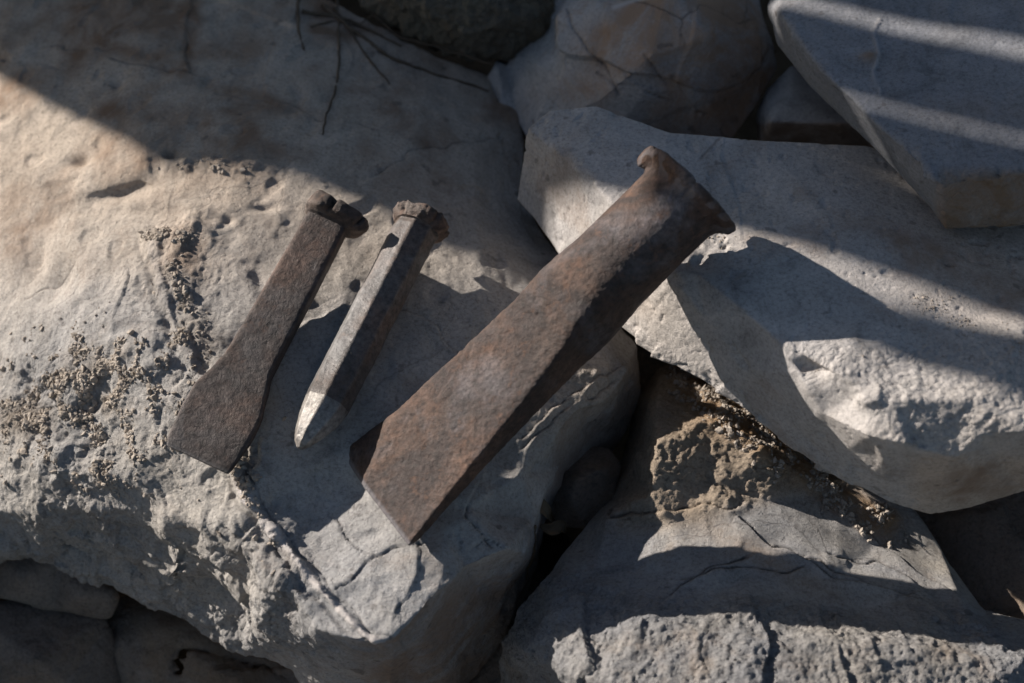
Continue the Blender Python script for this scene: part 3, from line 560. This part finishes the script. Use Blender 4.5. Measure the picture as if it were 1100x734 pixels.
def loft(root_name, label, cat, P0, P1, roll, st, parts, K, M, disp, poly_from=None, group="iron chisels laid out on the rocks"):
    """st rows: t(px), width, thick, exponent, offx, offy, poly(0/1). parts: (name, t0, t1, material)"""
    a, n, w, L = frame(P0, P1, roll)
    st = np.array(st, float); s_len = L/st[-1, 0]
    idx = np.linspace(0, len(st)-1, M); lo = np.clip(idx.astype(int), 0, len(st)-2); f = idx-lo; 
    rows = st[lo]*(1-f)[:, None]+st[lo+1]*f[:, None]
    # even spacing along t plus radius change
    d = np.concatenate([[0], np.cumsum(np.hypot(np.diff(rows[:, 0]), np.diff(rows[:, 1])/2)+1e-6)])
    q = np.linspace(0, d[-1], M); rows = np.stack([np.interp(q, d, rows[:, k]) for k in range(st.shape[1])], 1)
    kk = 3; ker = np.ones(2*kk+1)/(2*kk+1)
    hk = rows[:, 0] > st[-1, 0]-34
    for k in (1, 2, 4, 5):
        pad = np.pad(rows[:, k], kk, 'edge'); sm = np.convolve(pad, ker, 'valid'); sm[hk] = rows[hk, k]; rows[:, k] = sm
    V = []; TH = []
    for r in rows:
        x, y = section(max(r[1], 0.02)*PX, max(r[2], 0.02)*PX, r[3], K, 8 if r[6] > 0.5 else 0)
        V.append(P0+a*r[0]*s_len+np.outer(x+r[4]*PX, w)+np.outer(y+r[5]*PX, n)); TH.append(np.arctan2(y, x))
    V = np.array(V); TH = np.array(TH)
    T = np.repeat(rows[:, 0], K).reshape(M, K)
    du = np.roll(V, -1, 1)-np.roll(V, 1, 1); dv = np.gradient(V, axis=0); nn = np.cross(du, dv)
    ln = np.linalg.norm(nn, axis=2, keepdims=True); nn = nn/np.maximum(ln, 1e-12)
    cen = V.mean(1, keepdims=True); sgn = np.sign((nn*(V-cen)).sum(2).mean()); nn *= sgn
    p = V.reshape(-1, 3); dd, off, edge = disp(p, nn.reshape(-1, 3), T.ravel(), TH.ravel(), a, w, n)
    p = p+nn.reshape(-1, 3)*dd[:, None]+off
    root = bpy.data.objects.new(root_name, None); col.objects.link(root); root.location = P0; tag(root, label, cat, group); root.empty_display_size = 0.02
    ids = np.arange(M*K).reshape(M, K)
    for (nm, t0, t1, mat, lab) in parts:
        i0 = int(np.searchsorted(rows[:, 0], t0)) if t0 > 0 else 0
        i1 = M-1 if t1 > 1e5 else int(np.searchsorted(rows[:, 0], t1))
        sub = ids[i0:i1+1]; vv = p[sub.ravel()]; m_ = len(sub)
        loc = np.arange(m_*K).reshape(m_, K); A = loc[:-1]; B = loc[1:]
        F = np.stack([A, np.roll(A, -1, 1), np.roll(B, -1, 1), B], 2).reshape(-1, 4)
        if sgn < 0: F = F[:, ::-1]
        F = [tuple(x) for x in F]
        if i0 == 0: F.append(tuple(loc[0][::-1] if sgn > 0 else loc[0]))
        if i1 == M-1: F.append(tuple(loc[-1] if sgn > 0 else loc[-1][::-1]))
        o = mesh_obj(nm, vv-P0, F, mat, parent=root, attrs={"edge": edge[sub.ravel()]})
        if lab: o["label"] = lab
    return root
def iron_d(p, amp=1.0):
    z = sst(-0.35, 0.5, noise(p*38+2))
    return amp*(0.0003*fbm(p*60, 3)+0.00018*fbm(p*350, 3)-0.00025*z*sst(0.46, 0.66, noise(p*300+3))+0.00022*fbm(p*520+3, 2, 0.7))

# big flat chisel
B0 = bp(404, 540, 6.1); B1 = bp(748, 199, 13.6)
stB = [(0, 110, 3, 14, 0, 0, 0), (5, 112, 8, 14, 0, 0, 0), (60, 103, 16, 14, 0, 0, 0), (150, 90, 27, 13, 0, 0, 0), (225, 80, 37, 12, 0, 0, 0), (262, 74, 48, 9, 0, -1, 0), (290, 74, 62, 5.5, 0, -1, 0), (318, 76, 71, 3.4, 0, 0, 0), (350, 77, 76, 2.3, 0, 0, 0), (420, 78, 78, 2, 0, 0, 0),
       (456, 79, 79, 2, 0, 0, 0), (464, 82, 82, 2, 0, 0, 0), (469, 88, 88, 2, 0, 0, 0), (473, 98, 98, 2, 0, 0, 0), (479, 103, 103, 2, 0, 0, 0), (481, 103, 103, 2, 0, 0, 0), (482.5, 98, 98, 2, 0, 0, 0), (484, 70, 70, 2, 0, 0, 0), (485, 30, 30, 2, 0, 0, 0), (485.5, 0.5, 0.5, 2, 0, 0, 0)]
def dispB(p, n, T, TH, a, w, nn):
    d = iron_d(p, 1.1)*(1-0.6*sst(300, 380, T))
    d += 0.0004*fbm(p*40, 2)*sst(300, 100, T)
    hd = sst(448, 470, T)
    rim = np.exp(-((T-472)/9)**2)
    deg = np.degrees(TH) % 360
    lip = np.exp(-(((deg-150+180) % 360-180)/16)**2)
    d += rim*0.0007*fbm(np.stack([np.cos(TH)*3, np.sin(TH)*3, T*0.02], 1), 3)*2
    d += rim*lip*0.0018
    for g, wd in ((128, 3.0), (60, 2.5), (205, 3), (20, 2)):
        d -= hd*0.0010*np.exp(-(((deg-g+180) % 360-180)/wd)**2)*sst(455, 466, T)
    off = -np.outer(rim*lip*0.0035, a)
    off += np.outer(sst(474, 486, T)*0.0008*fbm(p*140, 3), a)
    # corner of the bit bent down, a shape added to drop it into shadow
    x = (p-B0)@w/PX+54
    crease = np.clip(36*(1-T/95)-x, 0, 60)
    off -= np.outer(crease*PX*0.30, nn)+np.outer(crease*PX*0.40, w)
    edge = np.clip(rim*0.5*(noise(p*200) > 0.1)+sst(7, 2, T)*0.7, 0, 1)
    return d, off, edge
loft("flat_chisel", "largest chisel, wide rusty blade and thick round shaft, its head on the grey slab", "chisel", B0, B1, R(33), stB,
     [("blade", 0, 300, M_ironB, None), ("shaft", 300, 450, M_ironB, None), ("head", 450, 1e6, M_ironB, "mushroomed head with a folded, cracked rim")], 260, 560, dispB)

# medium flat chisel
A0 = bp(212, 494, 6.6); A1 = bp(362, 222, 8.9)
stM = [(0, 60, 3, 9, 0, 0, 0), (4, 63, 6, 9, 0, 0, 0), (45, 70, 14, 12, 0, 0, 0), (70, 67, 17, 12, 0, 0, 0), (92, 56, 20, 12, 0, 0, 0), (110, 47, 22, 12, 0, 0, 0), (140, 45, 22, 10, 0, 0, 0), (220, 43, 24, 8, 0, 0, 0), (290, 40, 25, 8, 0, 0, 0), (294, 40, 27, 6, 0, 0, 0),
       (298, 52, 40, 3, 2, 0, 0), (302, 60, 52, 2.2, 4, 0, 0), (308, 64, 56, 2, 5, 0, 0), (314, 62, 54, 2, 5, 0, 0), (317, 48, 40, 2, 5, 0, 0), (318, 20, 16, 2, 5, 0, 0), (318.4, 0.5, 0.5, 2, 5, 0, 0)]
def dispM(p, n, T, TH, a, w, nn):
    d = iron_d(p, 0.3); deg = np.degrees(TH) % 360; rim = sst(296, 302, T)
    q = np.stack([np.cos(TH)*2.2, np.sin(TH)*2.2, T*0.05], 1)
    d += rim*0.0009*fbm(q, 3)*sst(319, 312, T)
    for g, wd in ((98, 5), (165, 4), (30, 3)):
        d -= rim*0.0022*np.exp(-(((deg-g+180) % 360-180)/wd)**2)*sst(318.2, 314, T)
    d += rim*0.0014*np.exp(-(((deg-130+180) % 360-180)/22)**2)*sst(318.2, 314, T)
    off = np.outer(0.0005*fbm(p*200, 3)*sst(308, 317, T), a)-np.outer(rim*0.0006*noise(q*1.3+4), a)
    # slight bow and wavy edges of the flare
    xw = (p-A0)@w; d += 0.0003*noise(p*60)*sst(130, 60, T)
    off0 = np.outer(0.0007*noise(np.stack([T*0.035, xw*60, 0*T], 1))*np.sign(xw)*sst(0.006, 0.012, np.abs(xw))*sst(130, 80, T), w)
    off += off0
    edge = 0.6*sst(5, 1, T)+0.35*((deg > 168) & (deg < 192))*sst(0.0, 0.3, noise(p*60)+0.3)*(T < 294)  # pale cutting edge, plus painted light on the sun-facing narrow side
    return d, off, edge
loft("flat_chisel", "leftmost, medium chisel, dark flat bar flaring to a blade, with a ragged head", "chisel", A0, A1, R(13), stM,
     [("blade", 0, 105, M_ironM, None), ("shaft", 105, 296, M_ironM, None), ("head", 296, 1e6, M_headD, "ragged mushroomed head, split at the rim")], 180, 520, dispM)

# narrow point chisel
N0 = bp(326, 484, 6.7); N1 = bp(455, 231, 8.3)
stN = [(0, 6, 6, 2, -4, 0, 1), (5, 16, 16, 3, -4, 0, 1), (18, 28, 28, 4, -3, 0, 1), (36, 38, 38, 4, -1, 0, 1), (50, 42.5, 42.5, 5, 0, 0, 1), (56, 43.5, 43.5, 3, 0, 0, 1), (60, 44, 44, 3, 0, 0, 1), (160, 45, 45, 3, 0, 0, 1), (262, 44, 44, 3, 0, 0, 1),
       (266, 43, 43, 3, 0, 0, 1), (268, 46, 46, 2, 0, 0, 0), (272, 54, 54, 2, 1, 0, 0), (277, 59, 59, 2, 1, 0, 0), (282, 58, 58, 2, 1, 0, 0), (284.5, 48, 48, 2, 1, 0, 0), (285.5, 24, 24, 2, 1, 0, 0), (286, 0.5, 0.5, 2, 1, 0, 0)]
def dispN(p, n, T, TH, a, w, nn):
    d = iron_d(p, 0.5)+0.0004*noise(p*55)+0.00025*creased(p*70); deg = np.degrees(TH) % 360; rim = sst(266, 272, T)*sst(286, 283, T)
    q = np.stack([np.cos(TH)*3.2, np.sin(TH)*3.2, T*0.06], 1)
    d += rim*(0.0010*fbm(q, 3)+0.0006*fbm(p*260, 3))
    for g, wd in ((150, 6), (75, 5), (20, 5), (200, 5)):
        d -= rim*0.0014*np.exp(-(((deg-g+180) % 360-180)/wd)**2)
    off = np.outer(0.0005*fbm(p*260, 3)*sst(274, 284, T), a)-np.outer(rim*0.0014*noise(q*1.2+7), a)
    edge = 0.35*((deg > 120) & (deg < 215))*(T < 262)*sst(-0.4, 0.2, noise(p*50))  # sun-facing left facets painted paler for the light, in noisy patches
    return d, off, edge
loft("point_chisel", "narrow grey point chisel in the middle, eight-sided bar with a bright ground tip", "chisel", N0, N1, R(-8), stN,
     [("tip", 0, 52, M_bare, "bright freshly ground point"), ("shaft", 52, 267, M_ironN, None), ("head", 267, 1e6, M_headD, "burred, mushroomed head")], 144, 460, dispN)

# ------------------------------------------------------------------ small things: crumbs of soil, roots, stalks
def crumbs(name, label, cat, C, NN, maskfn, count, r0, r1, mat, seed):
    rg = np.random.default_rng(seed); u, v = proj(C)
    keep = (NN[:, 2] > 0.25) & ((NN*(CAM-C)).sum(1) > 0)
    w = np.where(keep, maskfn(C, u, v), 0); w = np.clip(w, 0, None); w /= w.sum()
    idx = rg.choice(len(C), count, p=w)
    bm = bmesh.new(); bmesh.ops.create_icosphere(bm, subdivisions=1, radius=1); bv = np.array([x.co[:] for x in bm.verts]); bf = np.array([[x.index for x in f.verts] for f in bm.faces]); bm.free()
    rad = r0*(r1/r0)**(rg.random(count)**2.8)
    V = []; F = []
    for k, (i, r) in enumerate(zip(idx, rad)):
        q = rg.normal(size=(3, 3)); q, _ = np.linalg.qr(q)
        sc = rg.uniform(0.5, 1.3, 3); b = (bv*sc)@q
        b = b*(1+0.8*noise(bv*1.9+k*3.1)[:, None])
        V.append(C[i]+NN[i]*r*0.1+b*r); F.append(bf+k*len(bv))
    V = np.concatenate(V); F = np.concatenate(F)
    b = C[idx].mean(0)
    o = mesh_obj(name, V, F, mat, loc=b, smooth=False); tag(o, label, cat, kind="stuff"); return o
def m_left(p, u, v):
    pat = 0.15*blob(u, v, 100, 430, 120, 80)+1.0*blob(u, v, 112, 415, 34, 18, -55)+0.9*blob(u, v, 75, 405, 14, 30, 20)+0.9*blob(u, v, 30, 450, 30, 22)+0.5*blob(u, v, 150, 385, 40, 14)+0.7*blob(u, v, 195, 335, 16, 40, -15)+0.6*blob(u, v, 180, 255, 26, 10)+0.7*blob(u, v, 215, 430, 22, 14)+0.9*blob(u, v, 255, 508, 12, 26, -20)+0.5*blob(u, v, 285, 575, 10, 40, -30)+0.5*blob(u, v, 230, 178, 40, 6)+0.5*blob(u, v, 110, 490, 40, 30)
    return pat**1.5*sst(-0.15, 0.5, noise(p*110))
crumbs("soil_crumbs", "dry grey brown soil crumbs clinging to the rough part of the pale boulder", "soil", left_c, left_n, m_left, 11000, 0.00016, 0.0014, M_crumb, 4)
def m_low(p, u, v):
    return (sst(28, 6, polydist(u, v, [(735, 410), (790, 450), (850, 500), (900, 535), (955, 565)])[0]))*sst(-0.2, 0.4, noise(p*120))
crumbs("grit_crust", "ochre grit crusted along the top of the rough boulder, under the grey slab", "grit", low_c, low_n, m_low, 4000, 0.00015, 0.0015, M_crumb, 6)
def m_slab(p, u, v):
    return sst(0.0, 0.5, noise(p*90))*(blob(u, v, 1040, 345, 70, 12, 22)+0.6*blob(u, v, 765, 262, 24, 10)+0.05*blob(u, v, 900, 420, 80, 30))
crumbs("grit", "fine grit scattered over the grey slab", "grit", slab_c, slab_n, m_slab, 500, 0.00015, 0.0006, M_crumb, 8)

from mathutils.bvhtree import BVHTree
def surf_h(C, NN, u, v, lift):
    pu, pv = proj(C); d = (pu-u)**2+(pv-v)**2; m = ((NN*(CAM-C)).sum(1) > 0) & (d < 60)
    if not m.any(): return None
    dep = ((C-CAM)@FW)[m]; return C[m][np.argmin(dep)]*1.0+NN[m][np.argmin(dep)]*lift
def tube(name, label, cat, pts, r0, r1, mat, group=None, parent=None, K=8, wob=0.0006, seed=1):
    pts = np.array(pts, float); n = len(pts); M = n*8
    t = np.linspace(0, n-1, M); P = np.stack([np.interp(t, np.arange(n), pts[:, k]) for k in range(3)], 1)
    for _ in range(6): P[1:-1] = (P[:-2]+2*P[1:-1]+P[2:])/4
    P += wob*np.stack([noise(P*200+seed), noise(P*200+seed+7), noise(P*200+seed+13)], 1)
    T = np.gradient(P, axis=0); T /= np.linalg.norm(T, axis=1)[:, None]
    A = np.cross(T, [0, 0, 1.0]); A /= np.linalg.norm(A, axis=1)[:, None]+1e-9; B = np.cross(T, A)
    R_ = np.linspace(r0, r1, M)*(1+0.25*noise(P*350+seed)); th = np.linspace(0, 2*np.pi, K+1)[:-1]
    V = P[:, None]+R_[:, None, None]*(np.cos(th)[None, :, None]*A[:, None]+np.sin(th)[None, :, None]*B[:, None])
    ids = np.arange(M*K).reshape(M, K); a, b = ids[:-1], ids[1:]
    F = np.stack([a, np.roll(a, -1, 1), np.roll(b, -1, 1), b], 2).reshape(-1, 4).tolist()+[ids[0][::-1].tolist(), ids[-1].tolist()]
    o = mesh_obj(name, V.reshape(-1, 3), F, mat, loc=P[0]); tag(o, label, cat, group); return o
def on_left(uv, lift=0.0008):
    out = []
    for (u, v) in uv:
        q = surf_h(left_c, left_n, u, v, lift)
        if q is None: q = bp(u, v, 5.5 if not out else (out[-1][2]*100))
        out.append(q)
    return out
G = "dark dry roots creeping over the pale boulder"
ROOTS = [("short thick dark root hanging straight down at the top edge", [(322, -12), (325, 10), (326, 30), (328, 46)], 0.0016, 0.0008),
 ("long dark root running down into a forked rust coloured hollow", [(362, -8), (366, 30), (368, 65), (364, 95), (354, 118), (348, 138)], 0.0012, 0.0006),
 ("root curving down from the tangle, second from the longest", [(358, 2), (378, 28), (395, 50), (412, 72), (422, 84)], 0.0014, 0.0005),
 ("longest root, sweeping right towards the brown stained boulder", [(350, 0), (385, 30), (425, 58), (470, 74), (505, 84), (530, 94)], 0.0018, 0.0007),
 ("thin root arching over the longest root", [(395, 8), (430, 34), (468, 50), (505, 62), (530, 70)], 0.0012, 0.0005),
 ("root lying along the top edge beside the crusty rock", [(325, 6), (352, 10), (380, 18), (410, 32), (435, 44)], 0.0017, 0.0008),
 ("faint rootlet crossing the tangle at the top edge", [(335, 22), (360, 16), (388, 22), (402, 14)], 0.0008, 0.0004)]
for i, (lab, uv, r0, r1) in enumerate(ROOTS):
    tube("root", lab, "root", on_left(uv, r0*0.3), r0*0.6, r1*0.6, M_root, G, seed=i*5)
# stalk and husk in the crevice
st_pts = [bp(574, 566, 3.2), bp(575, 582, 1.6), bp(573, 600, 0.4), bp(566, 616, -0.8), bp(562, 630, -1.6)]
tube("stalk", "pale bent dry stalk hanging in the crevice below the dark stone", "stalk", st_pts, 0.0006, 0.0004, M_straw)
for k, (lab, uv) in enumerate([("curled brown dead leaf caught in the crevice beside the dark stone", [(566, 548, 3.4), (575, 540, 3.0), (586, 548, 2.4), (592, 560, 1.9)]), ("second crumpled leaf, lower and nearer the rough boulder", [(580, 566, 1.6), (592, 570, 1.3), (603, 566, 1.2), (607, 572, 0.9)])]):
    L = np.array([bp(*q) for q in uv]); t = np.linspace(0, len(L)-1, 30); P = np.stack([np.interp(t, np.arange(len(L)), L[:, j]) for j in range(3)], 1)
    for _ in range(5): P[1:-1] = (P[:-2]+2*P[1:-1]+P[2:])/4
    W = 0.0028*np.sin(np.linspace(0.15, 3.0, 30)); ww = np.linspace(-1, 1, 13)
    side = np.cross(np.gradient(P, axis=0), [0.3, -0.5, 0.8]); side /= np.linalg.norm(side, axis=1)[:, None]
    V = P[:, None]+side[:, None]*(W[:, None, None]*ww[None, :, None])+np.array([0, -0.3, 1])*(0.0025*(ww**2)[None, :, None])
    V = V.reshape(-1, 3); V += 0.0012*noise(V*260+k)[:, None]*np.array([0.3, -0.5, 0.8])
    V2 = V+np.array([0, 0, -0.0004]); ids = np.arange(30*13).reshape(30, 13); n0 = 390
    F = []
    for i in range(29):
        for j in range(12):
            F.append((ids[i, j], ids[i, j+1], ids[i+1, j+1], ids[i+1, j])); F.append(tuple(n0+x for x in (ids[i+1, j], ids[i+1, j+1], ids[i, j+1], ids[i, j])))
    ring = list(ids[0])+list(ids[1:, -1])+list(ids[-1][-2::-1])+list(ids[-2:0:-1, 0])
    for i in range(len(ring)):
        x, y = ring[i], ring[(i+1) % len(ring)]; F.append((y, x, x+n0, y+n0))
    o = mesh_obj("dead_leaf", np.concatenate([V, V2]), F, M_straw, loc=P[0]); tag(o, lab, "leaf", "dead leaves in the crevice")
